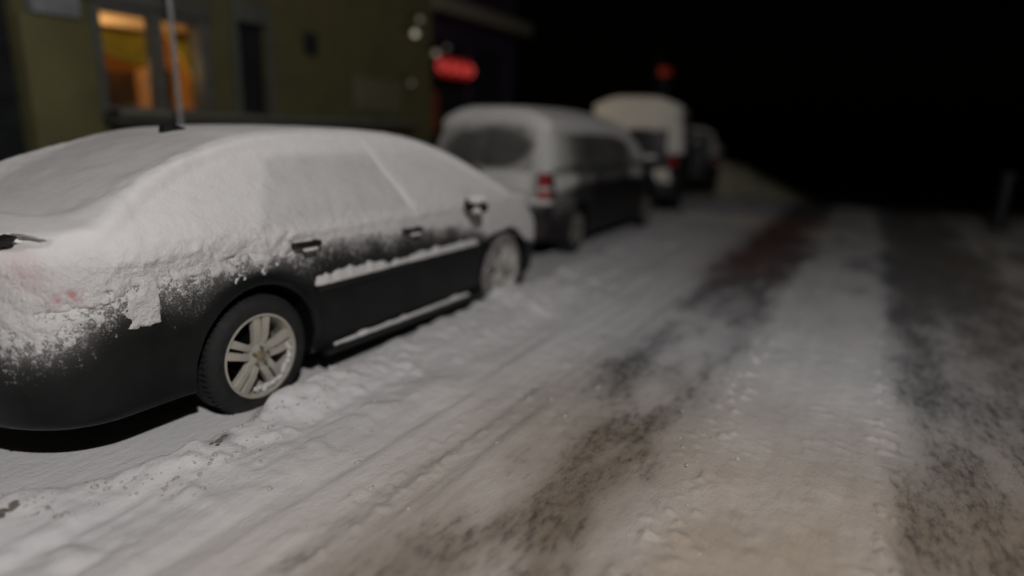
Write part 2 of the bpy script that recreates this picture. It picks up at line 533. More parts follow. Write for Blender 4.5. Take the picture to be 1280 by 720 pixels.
def sed_snow_t(P, n):
    x, y, z = P.T
    nz = n[:, 2]
    lump = fbm(x, y, z, .11, 3)
    mid = fbm(x, y, z, .05, 2)
    fine = fbm(x, y, z, .028, 3, .6)
    rearq = sstep(.45, .25, x)
    zb = SED_ZB(x) + (.02 + .035 * rearq) * lump
    d = z - zb
    # flank: a thin ragged skin low down, thicker drifted snow higher
    edge = sstep(.30, .0, d)
    ts = np.clip(.002 + d * .13, -.012, .030) + edge * (.022 * fine + .012 * mid) * (.12 + .88 * rearq) + .004 * lump + .003 * mid
    ts = np.where(d < -.085, -.03, ts)
    # thicker on the front door glass, thinner recessed over the rear door glass
    line = x - (1.22 + (1.45 - z) * .48)
    ts = ts + sstep(.90, 1.0, z) * (.016 * sstep(-.02, .02, line) - .002) * (x > -.2)
    # drifted ridge over the C pillar
    ts = ts + .036 * np.exp(-((x + .30 - (z - 1.15) * .8) / .30) ** 2 - ((z - 1.16) / .20) ** 2)
    # slab that stayed on the quarter behind the wheel
    slab = sstep(-.80, -.61, x + .07 * mid + .03 * fine - .12 * (z - .8)) * sstep(-.575, -.585, x + .02 * (z - .8) + .008 * fine) * sstep(.655, .665, z + .002 * mid) * (z < .98)
    ts = np.where(slab > .15, np.maximum(ts, .022 * slab - .006 + .006 * fine + .006 * mid), ts)
    # stray clumps on the bumper corner
    cl = sstep(.28, .55, fbm(x + 3, y, z, .045, 2) + .0) * sstep(-.98, -.9, x) * sstep(-.66, -.74, x) * sstep(.66, .70, z) * (z < .90)
    ts = np.maximum(ts, .020 * cl - .004)
    # open gap under the tail lamp
    gap = np.exp(-((z - .775 - .06 * (x + .9)) / .012) ** 2) * sstep(-1.04, -1.0, x) * sstep(-.74, -.80, x)
    ts = ts - .09 * gap * (y < 0)
    ts = np.where((np.hypot(x, z - .315) < .435) | (np.hypot(x - 2.81, z - .315) < .405), -.03, ts)
    # snow lying on the door moulding
    sx = sstep(.40, .46, x) * sstep(2.32, 2.25, x)
    topz = .690 + .026 * np.exp(-((x - .72) / .22) ** 2) + .02 * lump + .022 * fbm(x, y * 0, z * 0, .07, 2)
    rs = .036 * np.clip((topz - z) / .06, 0, 1) ** .7 * (z > .642) * sx
    ts = np.where(rs > .002, np.maximum(ts, rs), ts)
    # thin line of snow caught on the sill
    sill = .0065 * (z > .206) * np.clip((.234 + .01 * lump - z) / .016, 0, 1) * sstep(.5, .7, x) * sstep(2.25, 2.1, x)
    ts = np.where(sill > .002, np.maximum(ts, sill), ts)
    # top surfaces
    tt = .098 + .004 * lump + .018 * np.exp(-((x + .45) / .3) ** 2)
    tt = np.where(x < -.6, .07 + .046 * sstep(-.95, -.6, x), tt)
    tt = np.where(x > 2.7, .098 - .023 * sstep(2.7, 3.0, x), tt)
    # the small lip where the window drift ends on the trunk lid
    wb = x + .10 * (np.abs(y) / .6) ** 2 * -1 + .02 * lump
    tt = tt - .042 * sstep(-.90, -.72, wb) * sstep(.25, -.35, x) * sstep(.74, .44, np.abs(y) + .04 * lump)
    tt = tt + .010 * sstep(-.98, -.90, x) * sstep(-.76, -.86, x)
    k = sstep(.28, .85, nz) * sstep(.72, .90, z)
    t = ts * (1 - k) + tt * k
    # bared spoiler end
    cav = (np.hypot((x + 1.06) / .125, (z - 1.082 - .05 * (x + 1.0)) / .024) < 1) & (y < -.56)
    t = np.where(cav, -.02, t)
    return t

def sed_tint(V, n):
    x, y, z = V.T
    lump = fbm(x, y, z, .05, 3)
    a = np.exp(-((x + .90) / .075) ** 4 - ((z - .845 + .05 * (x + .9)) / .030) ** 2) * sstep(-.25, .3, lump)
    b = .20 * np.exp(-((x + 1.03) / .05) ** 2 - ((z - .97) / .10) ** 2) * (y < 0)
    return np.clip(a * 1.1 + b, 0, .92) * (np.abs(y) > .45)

def sed_thin(V):
    x, y, z = V.T
    a = np.abs(y)
    lump = fbm(x, y, z, .12, 3)
    lo = 1.02 + .02 * lump
    side = sstep(lo - .03, lo + .06, z) * sstep(1.45, 1.38, z) * (a > .45)
    rear = sstep(-.02, .06, x - (z - 1.0) * .75 + .03 * lump) * sstep(.0, -.025, x - (1.20 + (1.45 - z) * .48))
    front = sstep(.03, .07, x - (1.22 + (1.45 - z) * .48)) * sstep(2.5, 2.42, x + (z - 1.0) * 1.9)
    back = sstep(-.80, -.66, x) * sstep(.22, .05, x) * sstep(.62, .48, a) * (z > 1.1)
    return np.clip(.26 * side * rear + .07 * side * front + .24 * back, 0, 1) * (1 + .3 * lump)

def build_sedan():
    root = thing('parked_sedan', 'dark sedan thickly covered in snow, nearest of the parked cars, alloy wheel in view', 'car',
                 (0, 0, 0), 0, 'snowed-in cars parked along the kerb')
    h = .0145
    xs, F = sample(sed_f, (-1.32, -1.02, .1), (3.98, 1.02, 1.6), h)
    V, Q = surface_nets(F, [q[0] for q in xs], h)
    n = normals_of(sed_f, V)
    zb = SED_ZB(V[:, 0])
    d = V[:, 2] - zb
    lumpy = fbm(*V.T, .16, 3)
    dl = d + .06 * lumpy
    pw = np.interp(dl, [-.36, -.26, -.15, -.07, .01, .10], [0, .16, .38, .62, .86, 1.0])
    # the door skin between handles and moulding carries a thin frost
    door = sstep(.42, .5, V[:, 0]) * sstep(2.4, 2.2, V[:, 0])
    pw = np.where(V[:, 2] < .64, pw * (1 - door), pw)
    lower = sstep(.63, .66, V[:, 2])
    rear = V[:, 0] < -.35
    pw = np.where(rear, pw, pw * lower)
    wa = np.minimum(np.hypot(V[:, 0], V[:, 2] - .335), np.hypot(V[:, 0] - 2.81, V[:, 2] - .335))
    pw = pw * sstep(.41, .50, wa)
    arch = wa < .384
    D = lambda a, b, lo, hi, s: (lambda x, y, z: (x > a) & (x < b) & (z > lo) & (z < hi) & (s * y > .55))
    bline = lambda x, z: x - (1.18 + (1.45 - z) * .25)
    regions = [
        ('rear_window', lambda x, y, z: (x > -.66) & (x < .18) & (np.abs(y) < .58) & (z > SED['top'](x) - .045), M['glass_pw']),
        ('windscreen', lambda x, y, z: (x > 1.75) & (x < 2.78) & (np.abs(y) < .62) & (z > SED['top'](x) - .045), M['glass_pw']),
    ]
    for wx in (0, 2.81):
        regions[:0] = two_sides('wheel_well', (lambda wx: lambda x, y, z: (np.hypot(x - wx, z - .325) < .403) & (z < .78))(wx), M['well'])
    for s in (-1, 1):
        regions += [
            ('tail_light', (lambda s: lambda x, y, z: (x < -.80) & (z > .785) & (z < .915) & (s * y > .46))(s), M['lens']),
            ('side_window', (lambda s: lambda x, y, z: (s * y > .5) & (z > 1.0) & (z < 1.385) & (x > -.1 + (z - 1.0) * .7) & (bline(x, z) < -.03))(s), M['glass_pw']),
            ('side_window', (lambda s: lambda x, y, z: (s * y > .5) & (z > 1.0) & (z < 1.385) & (bline(x, z) > .03) & (x < 2.55 - (z - 1.0) * 1.9))(s), M['glass_pw']),
            ('door', (lambda s: lambda x, y, z: (s * y > .5) & (z > .25) & (z < 1.0) & (x > .22 + .22 * (z < .75)) & (x < 1.27))(s), M['paint']),
            ('door', (lambda s: lambda x, y, z: (s * y > .5) & (z > .25) & (z < 1.0) & (x > 1.27) & (x < 2.38))(s), M['paint']),
        ]
    regions += [
        ('rear_bumper', lambda x, y, z: (x < -.44) & (z < .665), M['paint']),
        ('front_bumper', lambda x, y, z: (x > 3.25) & (z < .62), M['paint']),
        ('trunk_lid', lambda x, y, z: (x < -.66) & (np.abs(y) < .66) & (z > .72), M['paint']),
        ('hood', lambda x, y, z: (x > 2.78) & (np.abs(y) < .72) & (z > .78), M['paint']),
    ]
    split_body(root, V, Q, pw, regions, M['paint'])
    # snow
    snow_shell('snow_cover', sed_f, sed_snow_t, (-1.38, -1.06, .17), (4.04, 1.06, 1.68), .0122, M['snow'], root, sed_tint, sed_thin)
    # trim
    for s in (-1, 1):
        pts = [(.42, .600), (.44, .640), (2.27, .640), (2.30, .600)]
        B().prism(pts, s * .915, s * .947, 'y', .006).build('side_moulding', M['trim'], root)
        B().prism([(.48, .165), (.48, .205), (2.32, .200), (2.32, .160)], s * .88, s * .935, 'y', .008).build('sill', M['trim'], root)
        for hx, hz in ((.345, .915), (1.365, .875)):
            hd = B().box((hx, s * .955, hz), (.205, .022, .036), (0, R(2), 0), .010)
            for e in (-.08, .08): hd.box((hx + e, s * .935, hz), (.03, .045, .03), None, .006)
            hd = hd.build('door_handle', M['trim'], root)
            B().box((hx + .01, s * .962, hz - .030), (.10, .03, .018), None, .007).build('handle_snow', M['snow_plain'], hd)
        mr = B().box((2.10, s * 1.03, .995), (.09, .18, .115), (0, 0, s * R(-8)), .035, 3)
        mr.box((2.14, s * .90, .975), (.09, .14, .05), None, .015)
        mr = mr.build('wing_mirror', M['trim'], root)
        B().box((2.036, s * 1.05, 1.005), (.008, .165, .095), (0, 0, s * R(-8)), .003).build('mirror_glass', M['glass_pw'], mr)
        B().ball((2.085, s * 1.04, 1.045), .09, .75, 1.15, .55, 3).ball((2.055, s * 1.06, .965), .045, .6, 1.3, .7, 3).build('mirror_snow', M['snow_plain'], mr)
    # spoiler
    sp = B().prism([(-1.14, 1.058), (-1.15, 1.090), (-1.06, 1.092), (-1.0, 1.108), (-.99, 1.098), (-1.03, 1.066)], -.645, .645, 'y', .006)
    for s in (-1, 1): sp.prism([(-1.03, 1.0), (-1.04, 1.07), (-1.01, 1.07), (-.99, 1.0)], s * .60, s * .63, 'y')
    sp.build('spoiler', M['trim'], root)
    B().prism([(.10, 1.43), (.13, 1.575), (.165, 1.585), (.27, 1.56), (.30, 1.45)], -.03, .03, 'y', .008).build('aerial_fin', M['trim'], root)
    # exhaust, underbody
    ub = B().box((1.3, 0, .23), (4.2, 1.3, .14), None, .02)
    ub.tube([(-1.12, -.52, .25), (-.7, -.52, .26), (-.3, -.4, .25)], .032)
    ub.box((-.75, -.5, .27), (.5, .26, .16), None, .05)
    ub.build('underbody', M['well'], root)
    for wx, sn in ((0, False), (2.81, True)):
        for s in (-1, 1):
            make_wheel(root, (wx, s * .905, .312), s, r=.345, rim_r=.243, snowy=sn, phase=84 if wx == 0 else 70)
    # snow lodged in the near rear wheel
    b = B()
    random.seed(3)
    for k in range(26):
        th = R(-105 + 110 * k / 25); rr = random.uniform(.19, .215)
        b.ball((rr * math.cos(th), -.900 + random.uniform(-.006, .01), .312 + rr * math.sin(th)), random.uniform(.013, .020), 1, .7, 1, 2)
    b.build('rim_snow', M['snow_plain'], root)
    return root

build_sedan()

# ================================================================== VANS BEHIND
M['van_paint'] = powder_paint('dark_grey_van_paint', (.030, .030, .033), .4, (.78, .77, .74))
M['van_side'] = powder_paint('dark_van_door_paint', (.016, .014, .014), .4, (.62, .61, .60))
M['truck_paint'] = powder_paint('dark_blue_paint', (.010, .012, .018), .4, (.70, .68, .62))
M['snow_warm'] = snow_mat('roof_snow', (.74, .72, .67), .010)
M['white_lens'] = powder_paint('clear_lens', (.5, .48, .46), .25)
M['plate'] = plain('snowed_over_plate', (.62, .62, .62), .6, var=.15, scale=20)

def build_van(c, name, label, loc, group, spec):
    root = thing(name, label, 'van', (0, 0, 0), 0, group)
    f = vehicle_field(c)
    h = .026
    xs, F = sample(f, (spec['x0'] - .1, -1.1, .12), (spec['x1'] + .1, 1.1, spec['h'] + .1), h)
    V, Q = surface_nets(F, [q[0] for q in xs], h)
    n = normals_of(f, V)
    pw = np.clip(spec['powder'](V, n), 0, 1)
    wells = []
    for wx in (0, c['wb']):
        wells += two_sides('wheel_well', (lambda wx: lambda x, y, z: (np.hypot(x - wx, z - c['wheel_r']) < c['arch'] + .005) & (z < 1))(wx), M['well'])
    made = split_body(root, V, Q, pw, wells + spec['regions'], spec['paint'])
    snow_shell('roof_snow', f, spec['snow'], (spec['x0'] - .15, -1.15, .45), (spec['x1'] + .15, 1.15, spec['h'] + .2), .027, spec['snow_mat'], root)
    for wx in (0, c['wb']):
        for s in (-1, 1):
            make_wheel(root, (wx, s * (c['hw'] - .03), c['wheel_r']), s, c['wheel_r'], .215, 'grimy', 80)
    B().box((c['wb'] / 2, 0, .27), (c['wb'] + 1.4, 1.3, .16), None, .02).build('underbody', M['well'], root)
    for s in (-1, 1):
        b = B().box((spec['mx'], s * (c['hw'] + .13), spec['mz']), (.12, .20, .19), None, .05, 3)
        b.box((spec['mx'] + .04, s * (c['hw'] + .0), spec['mz'] - .05), (.07, .14, .05), None, .015)
        m = b.build('wing_mirror', M['trim'], root)
        B().ball((spec['mx'], s * (c['hw'] + .13), spec['mz'] + .10), .10, .7, 1.05, .5).build('mirror_snow', M['snow_plain'], m)
    for (hx, hz) in spec['handles']:
        for s in (-1, 1):
            B().box((hx, s * (c['hw'] + .01), hz), (.2, .03, .04), None, .012).build('door_handle', M['trim'], root)
    if spec.get('extra'): spec['extra'](root)
    root.location = loc; root.rotation_euler = (0, 0, spec.get('rz', 0))
    return root

MINI = dict(
    top=curve([-1.3, -1.0, -.7, 0, .8, 1.6, 2.0, 2.5, 3.0, 3.4, 3.7, 4.1], [1.68, 1.75, 1.79, 1.81, 1.81, 1.78, 1.715, 1.50, 1.24, 1.06, .99, .86]),
    width=curve([.1, .22, .4, .7, .92, 1.05, 1.3, 1.6, 1.75, 2.], [.88, .90, .95, .97, .965, .93, .875, .80, .70, .5]),
    bottom=curve([-1.3, -.6, 0, 3, 4], [.32, .25, .22, .2, .24]),
    rear_x=curve([0, .35, .55, .72, .80, 1.05, 1.3, 1.6, 1.8, 2.], [-.98, -1.06, -1.08, -1.06, -1.0, -.985, -.90, -.77, -.66, -.5]),
    front_x=curve([0, .4, .7, .9, 1.5], [3.9, 4.0, 3.97, 3.8, 3.5]),
    crown=.03, rear_pinch=0., wb=3.03, wheel_r=.33, arch=.385, lip=True,
    rear_round=.24, front_round=.35, hw=.96, k_top=.36, k_end=.10)

def mini_powder(V, n):
    x, y, z = V.T
    a = np.abs(y)
    lump = fbm(x, y, z, .22, 3)
    rear = sstep(-.3, -.75, n[:, 0])
    p = np.full(len(V), .05)
    # rear face: coated, the glass cleared in an irregular oval by the wiper
    glass = sstep(1.0, .75, np.hypot((y + .02 + .08 * lump) / .70, (z - 1.39 + .05 * lump) / .275))
    pr = .88 + .14 * lump + .10 * sstep(1.6, 1.75, z) - .15 * sstep(1.1, .9, z) - .84 * glass * np.clip(.56 + .35 * lump - .9 * (z - 1.36) + .12 * (y < .0), .25, .8)
    pr = pr * sstep(.62, .8, z) + .35 * sstep(.62, .5, z)
    p = p * (1 - rear) + pr * rear
    # corner pillar white
    p = np.maximum(p, .95 * sstep(.16, .02, np.abs(x + .83 - .3 * (z - 1.05))) * sstep(.95, 1.1, z) * (a > .5))
    # belt and quarter frost
    side = 1 - rear
    q = .58 * sstep(.85, .98, z) * sstep(1.12, 1.04, z) + .62 * sstep(.2, -.5, x) * sstep(.35, .7, z)
    q = q + .42 * sstep(1.1, 1.2, z)
    q = q * (x < 2.6)
    q = q + .5 * sstep(1.9, 2.3, x) * sstep(.8, 1.0, z)
    p = np.maximum(p, side * (q + .15 * lump))
    lamp = (x < -.74) & (a > .765) & (z > .78) & (z < 1.10)
    return np.where(lamp, .18, p)

def mini_snow(P, n):
    x, y, z = P.T
    lump = fbm(x, y, z, .16, 3)
    t = -.03 + .125 * sstep(.35, .85, n[:, 2]) * (z > .95) + .008 * lump
    # rim around the rear window, bumper shelf
    t = np.maximum(t, .05 * sstep(.3, .7, n[:, 2]) * (z > .6) * (z < .85) * (x < -.8) - .004)
    rear = (n[:, 0] < -.6) & (z > .86) & (z < 1.11) & (np.abs(y) < .68)
    t = np.where(rear, np.maximum(t, .012 + .012 * lump), t)
    # thick white edge down the windscreen pillar
    e = np.abs((z - 1.66) + (x - 2.1) * .50)
    t = np.maximum(t, np.where((x > 1.9) & (x < 3.35) & (np.abs(y) > .55), .035 * sstep(.10, .03, e) - .012, -.03))
    return t

def mini_extra(root):
    for s in (-1, 1):
        pass
    wp = B().tube([(-1.02, .0, 1.10), (-.98, .12, 1.16), (-.93, .40, 1.20)], .012, 8)
    wp.box((-1.0, 0, 1.09), (.05, .06, .05), None, .01)
    wp.build('rear_wiper', M['trim'], root)
    B().box((-1.03, 0, .90), (.02, .32, .16), None, .006).build('number_plate', M['plate'], root)
    B().box((-1.10, 0, .55), (.05, 1.5, .10), None, .02).build('bumper_pad', M['trim'], root)

SIDE = lambda fn: (lambda x, y, z: (np.abs(y) > .55) & fn(x, z))
mini_regions = [
    ('rear_window', lambda x, y, z: (x < -.55) & (np.abs(y) < .67) & (z > 1.10) & (z < 1.68), M['frost_glass']),
    ('windscreen', lambda x, y, z: (x > 2.05) & (np.abs(y) < .68) & (z > 1.10) & (z < 1.66), M['frost_glass'])]
for s in (-1, 1):
    mini_regions += [
        ('tail_light', (lambda s: lambda x, y, z: (x < -.80) & (s * y > .77) & (z > .935) & (z < 1.09))(s), M['lens']),
        ('reversing_light', (lambda s: lambda x, y, z: (x < -.80) & (s * y > .77) & (z > .885) & (z <= .935))(s), M['white_lens']),
        ('tail_light', (lambda s: lambda x, y, z: (x < -.80) & (s * y > .77) & (z > .79) & (z <= .885))(s), M['lens']),
        ('side_window', (lambda s: lambda x, y, z: (s * y > .55) & (z > 1.09) & (z < 1.57) & (x > -.55 + (z - 1.09) * .25) & (x < .45))(s), M['frost_glass']),
        ('side_window', (lambda s: lambda x, y, z: (s * y > .55) & (z > 1.09) & (z < 1.57) & (x > .53) & (x < 1.40))(s), M['frost_glass']),
        ('side_window', (lambda s: lambda x, y, z: (s * y > .55) & (z > 1.09) & (z < 1.57) & (x > 1.48) & (x < 2.75 - (z - 1.09) * 1.6))(s), M['frost_glass']),
        ('sliding_door', (lambda s: lambda x, y, z: (s * y > .5) & (z > .28) & (z <= 1.09) & (x > .40) & (x < 1.44))(s), M['van_side']),
        ('front_door', (lambda s: lambda x, y, z: (s * y > .5) & (z > .28) & (z <= 1.09) & (x > 1.46) & (x < 2.6))(s), M['van_side']),
    ]
mini_regions += [
    ('tailgate', lambda x, y, z: (x < -.6) & (np.abs(y) < .70) & (z > .76), M['van_paint']),
    ('rear_bumper', lambda x, y, z: (x < -.42) & (z < .74), M['van_side']),
    ('hood', lambda x, y, z: (x > 3.05) & (np.abs(y) < .75) & (z > .82), M['van_paint']),
]
mini_spec = dict(x0=-1.12, x1=4.05, h=1.84, powder=mini_powder, snow=mini_snow, snow_mat=M['snow_plain'], paint=M['van_paint'],
                 regions=mini_regions, mx=2.55, mz=1.12, handles=[(.62, .98), (1.62, .98)], extra=mini_extra)
GRP = 'snowed-in cars parked along the kerb'
mini = build_van(MINI, 'parked_minivan', 'grey minivan with snowy tailgate, oval wiped patch in rear window, red and white tail light', (5.52, .45, 0), GRP, mini_spec)

BOX = dict(
    top=curve([-1.4, -1.1, -.8, 0, 1.5, 2.4, 2.8, 3.2, 3.6, 4.3], [2.14, 2.17, 2.20, 2.21, 2.21, 2.13, 1.93, 1.54, 1.27, 1.06]),
    width=curve([.1, .25, .45, .8, 1.1, 1.3, 1.6, 1.9, 2.05, 2.3], [.90, .93, .975, .99, .985, .97, .935, .89, .84, .6]),
    bottom=curve([-1.4, -.6, 0, 3, 4.4], [.36, .30, .27, .25, .3]),
    rear_x=curve([0, .4, .6, .75, .82, 1.2, 1.6, 2.0, 2.2], [-1.12, -1.2, -1.22, -1.2, -1.12, -1.10, -1.06, -.98, -.90]),
    front_x=curve([0, .5, .9, 1.2, 2], [4.1, 4.2, 4.15, 3.9, 3.5]),
    crown=.03, rear_pinch=0., wb=3.35, wheel_r=.37, arch=.43, lip=True,
    rear_round=.16, front_round=.3, hw=.98, k_top=.38, k_end=.12)

def box_powder(V, n):
    x, y, z = V.T
    lump = fbm(x, y, z, .25, 3)
    rear = sstep(-.3, -.75, n[:, 0])
    p = .04 + .9 * sstep(1.62, 1.74, z + .06 * lump) * rear
    p = np.maximum(p, rear * .95 * sstep(.62, .74, -y - .10 * (1.7 - z)) * sstep(1.15, 1.35, z))
    p = np.maximum(p, rear * .5 * sstep(.62, .74, y) * sstep(1.2, 1.4, z))
    p = np.maximum(p, .9 * sstep(.35, .8, n[:, 2]) * (z > .6))
    p = np.maximum(p, (1 - rear) * (.25 * sstep(1.0, 1.3, z) + .2 * lump))
    return np.where((x < -.95) & (np.abs(y) > .69) & (z > .95) & (z < 1.18), .1, p)

def box_snow(P, n):
    x, y, z = P.T
    lump = fbm(x, y, z, .2, 3)
    t = -.03 + .145 * sstep(.3, .85, n[:, 2]) * (z > 1.0) + .01 * lump
    up = (n[:, 0] < -.5) & (z > 1.66 + .05 * lump)
    t = np.where(up, np.maximum(t, .03 + .015 * lump), t)
    cor = (n[:, 0] < -.1) & (y < -.66) & (z > 1.22) & (x < -.5)
    t = np.where(cor, np.maximum(t, .02 + .012 * lump), t)
    t = np.maximum(t, np.where((z > .66) & (z < .93) & (x < -.98) & (y < -.05) & (y > -.74 + .1 * lump), .06 * sstep(-.3, .3, lump + .25), -.03))
    return t

box_regions = [
    ('rear_window', lambda x, y, z: (x < -.7) & (np.abs(y) < .72) & (z > 1.24) & (z < 1.75), M['glass_pw']),
    ('windscreen', lambda x, y, z: (x > 2.45) & (np.abs(y) < .75) & (z > 1.35) & (z < 1.95), M['glass_pw'])]
for s in (-1, 1):
    box_regions += [
        ('tail_light', (lambda s: lambda x, y, z: (x < -1.0) & (s * y > .70) & (z > .96) & (z < 1.17))(s), M['lens']),
        ('side_window', (lambda s: lambda x, y, z: (s * y > .6) & (z > 1.25) & (z < 1.82) & (x > -.75) & (x < 1.2))(s), M['glass_pw']),
        ('side_window', (lambda s: lambda x, y, z: (s * y > .6) & (z > 1.25) & (z < 1.82) & (x > 1.3) & (x < 2.7 - (z - 1.25) * .5))(s), M['glass_pw']),
        ('front_door', (lambda s: lambda x, y, z: (s * y > .5) & (z > .32) & (z <= 1.25) & (x > 1.3) & (x < 2.6))(s), M['truck_paint']),
    ]
box_regions += [
    ('rear_door', lambda x, y, z: (x < -.9) & (np.abs(y) < .74) & (z > .84), M['truck_paint']),
    ('rear_bumper', lambda x, y, z: (x < -.9) & (z < .80), M['trim']),
]
box_spec = dict(x0=-1.25, x1=4.25, h=2.23, powder=box_powder, snow=box_snow, snow_mat=M['snow_warm'], paint=M['truck_paint'],
                regions=box_regions, mx=2.75, mz=1.35, handles=[(1.5, 1.12)], rz=R(12))
build_van(BOX, 'parked_van', 'tall dark van with thick cream snow cap over its rear doors, behind the minivan', (11.3, .60, 0), GRP, box_spec)

# a further car, mostly hidden by the tall van
def far_powder(V, n):
    x, y, z = V.T
    p = .30 * mini_powder(V, n)
    strip = (np.abs(y) > .62) & (x < -.55) & (z > 1.08) & (z < 1.62)
    lamp = (x < -.74) & (np.abs(y) > .765) & (z > .78) & (z < 1.10)
    return np.where(lamp, 0, np.where(strip, .8, p))
def far_snow(P, n):
    return np.where(P[:, 2] > 1.0, -.03 + .08 * sstep(.6, .95, n[:, 2]), -.03)
far_spec = dict(mini_spec, powder=far_powder, snow=far_snow, rz=R(14), extra=None)
far = build_van(MINI, 'parked_car', 'farthest parked car, only its red tail light and pale pillar showing beyond the tall van', (16.95, 1.0, -.05), GRP, far_spec)
far['category'] = 'car'

# ================================================================== GROUND
def h0(x):
    """street profile: level here, over a crest and down beyond"""
    d = np.maximum(x - 14.0, 0)
    return -.13 * d * d / (d + 5.0) * sstep(90, 60, x) - 6.5 * sstep(60, 90, x)

RIDGE_Y = curve([-4, -1.6, -1.3, -1.0, -.52, 0, .6, 1.3, 2.6, 3.3, 5, 9, 40], [-.5, -.66, -.82, -1.03, -1.17, -1.08, -1.0, -.97, -.93, -1.0, -.9, -.75, -.75])
RIDGE_H = curve([-4, -1.5, -1.0, -.5, -.2, .1, .35, .8, 1.5, 2.3, 2.7, 3.2, 4, 6, 40], [.05, .055, .07, .08, .075, .10, .105, .08, .07, .11, .14, .14, .10, .07, .05])

def street_height(x, y):
    o = 0 * x
    lump = fbm(x, y, o, .34, 4)
    fine = fbm(x, y, o + 3, .09, 3)
    # wind of the tyre ruts: noise stretched along the street
    ru = fbm(x * .10, y - .10 * x * 0, o + 7, .22, 3)
    yr = RIDGE_Y(x) + .05 * lump
    H = 1.12 * RIDGE_H(x) * (1 + .4 * lump + .22 * fine)
    d = y - yr
    ridge = H * np.where(d > 0, np.exp(-(d / .075) ** 2), np.exp(-(np.abs(d) / .36) ** 1.6))
    road = sstep(-1.15, -2.0, y)
    z = .012 + ridge + (1 - road) * .012 * lump * sstep(.25, -.1, d)
    ru2 = fbm(x * .05, y + .02 * lump, o + 9, .075, 2)
    z = z + sstep(-1.0, -1.3, y) * ((.024 * ru + .012 * ru2) * (1 - .65 * sstep(-2.0, -2.8, y)) + .007 * fine * sstep(-.2, .4, lump + .1) + .006 * lump)
    # second, lower line thrown up by passing wheels
    yl = -1.62 + .06 * fbm(x, o, o, 1.2, 2)
    z = z + .024 * np.exp(-((y - yl) / .16) ** 2) * (.6 + .7 * lump)
    # wheel tracks pressed in
    z = z - .016 * np.exp(-((y + 2.75) / .36) ** 2) - .018 * np.exp(-((y + 4.65) / .45) ** 2)
    # crumbs along the track edges
    cr = np.maximum(fbm(x, y, o + 11, .05, 2) - .22, 0)
    edge = np.exp(-((y + 3.23) / .10) ** 2) + np.exp(-((y + 4.08) / .07) ** 2) + .6 * np.exp(-((y + 2.12) / .14) ** 2) + .25 * ((y < -3.2) & (y > -4.1))
    z = z + .045 * cr * edge
    z = z + .05 * np.maximum(fbm(x, y, o + 5, .12, 2) - .15, 0) * np.exp(-((y + 1.35) / .25) ** 2)
    # snow beyond the far lane
    z = z + .10 * sstep(-6.6, -8.0, y) * (1 + .4 * lump)
    return z + h0(x)

def street_masks(x, y):
    o = 0 * x
    w = .10 * fbm(x, y, o, .9, 3)
    s = fbm(x * .45, y, o + 2, .35, 4)
    # near track: patchy
    t1 = sstep(-1.90, -2.60, y + 1.3 * w) * sstep(-3.45, -2.95, y + w * .8)
    t1 = t1 * (.47 + .50 * s + .06 * sstep(1.0, -.5, x) * sstep(-2.5, -2.9, y) + .15 * sstep(.6, 2.2, x))
    t1 = t1 + .30 * sstep(3.2, 6.5, x) * np.exp(-((y + 2.6) / .36) ** 2)
    # right-hand track: nearly bare
    t2 = sstep(-3.90, -4.30, y + w * .6) * sstep(-5.75, -5.0, y + 2 * w)
    t2 = t2 * (.70 + .28 * s - .06 * sstep(1.2, 2.4, x) * sstep(5.5, 3.0, x)) + .26 * np.exp(-((y + 4.5) / .35) ** 2) * sstep(3.5, 6, x)
    t3 = .40 * sstep(-5.0, -5.6, y) * sstep(-8, -7, y) * (.6 + .6 * s)
    # thin grey line of slush left of the near track
    t4 = .36 * np.exp(-((y + 2.10 + .05 * s + .02 * x) / .05) ** 2) * sstep(4, 1, x) * (.7 + s)
    t5 = .42 * np.exp(-((x + .5) / .07) ** 2 - ((y + 1.2) / .035) ** 2)
    t6 = (.13 + .26 * s + .22 * fbm(x, y, o + 4, .5, 3)) * sstep(-2.9, -3.3, y) * sstep(-4.6, -4.1, y)
    t7 = (.05 + .22 * fbm(x * .12, y, o + 6, .18, 3)) * sstep(-1.2, -1.6, y) * sstep(-2.8, -2.2, y)
    dark = np.clip(np.maximum.reduce([t1, t2, t3, t4 * 1.2, t5 * 2, t6, t7]), 0, 1)
    brown = sstep(2.5, .5, x + .3 * s) * sstep(-1.1, -2.7, y + .2 * s) * (.85 + .4 * s) + .35 * sstep(-4.0, -5.0, y)
    red = .75 * np.exp(-((y + 2.6) / .55) ** 2) * sstep(3.8, 7.0, x) * sstep(16, 10, x)  # red glow on the far road, painted into the surface colour
    dark = np.clip(dark * (1 - .25 * sstep(5, 9, x)) + (.36 + .2 * s) * sstep(3.5, 9, x) * sstep(-1.8, -2.8, y), 0, 1)  # darker down the road: slush plus light falloff put into the colour
    return dark, np.clip(brown, 0, 1), np.clip(red, 0, 1)

def graded(segs):
    out = [segs[0][0]]
    for a, b, st in segs:
        n = max(1, int(round((b - a) / st)))
        out += list(a + (b - a) * (np.arange(1, n + 1) / n))
    return np.array(out)

def grid_obj(name, xs, ys, zf, mat, attrs=None):
    X, Y = np.meshgrid(xs, ys, indexing='ij')
    x, y = X.ravel(), Y.ravel()
    V = np.stack([x, y, zf(x, y)], 1)
    i = np.arange(len(xs) - 1)[:, None] * len(ys) + np.arange(len(ys) - 1)[None]
    i = i.ravel()
    Q = np.stack([i, i + len(ys), i + len(ys) + 1, i + 1], 1)
    return mesh_obj(name, V, Q, mat, None, attrs(x, y) if attrs else None)

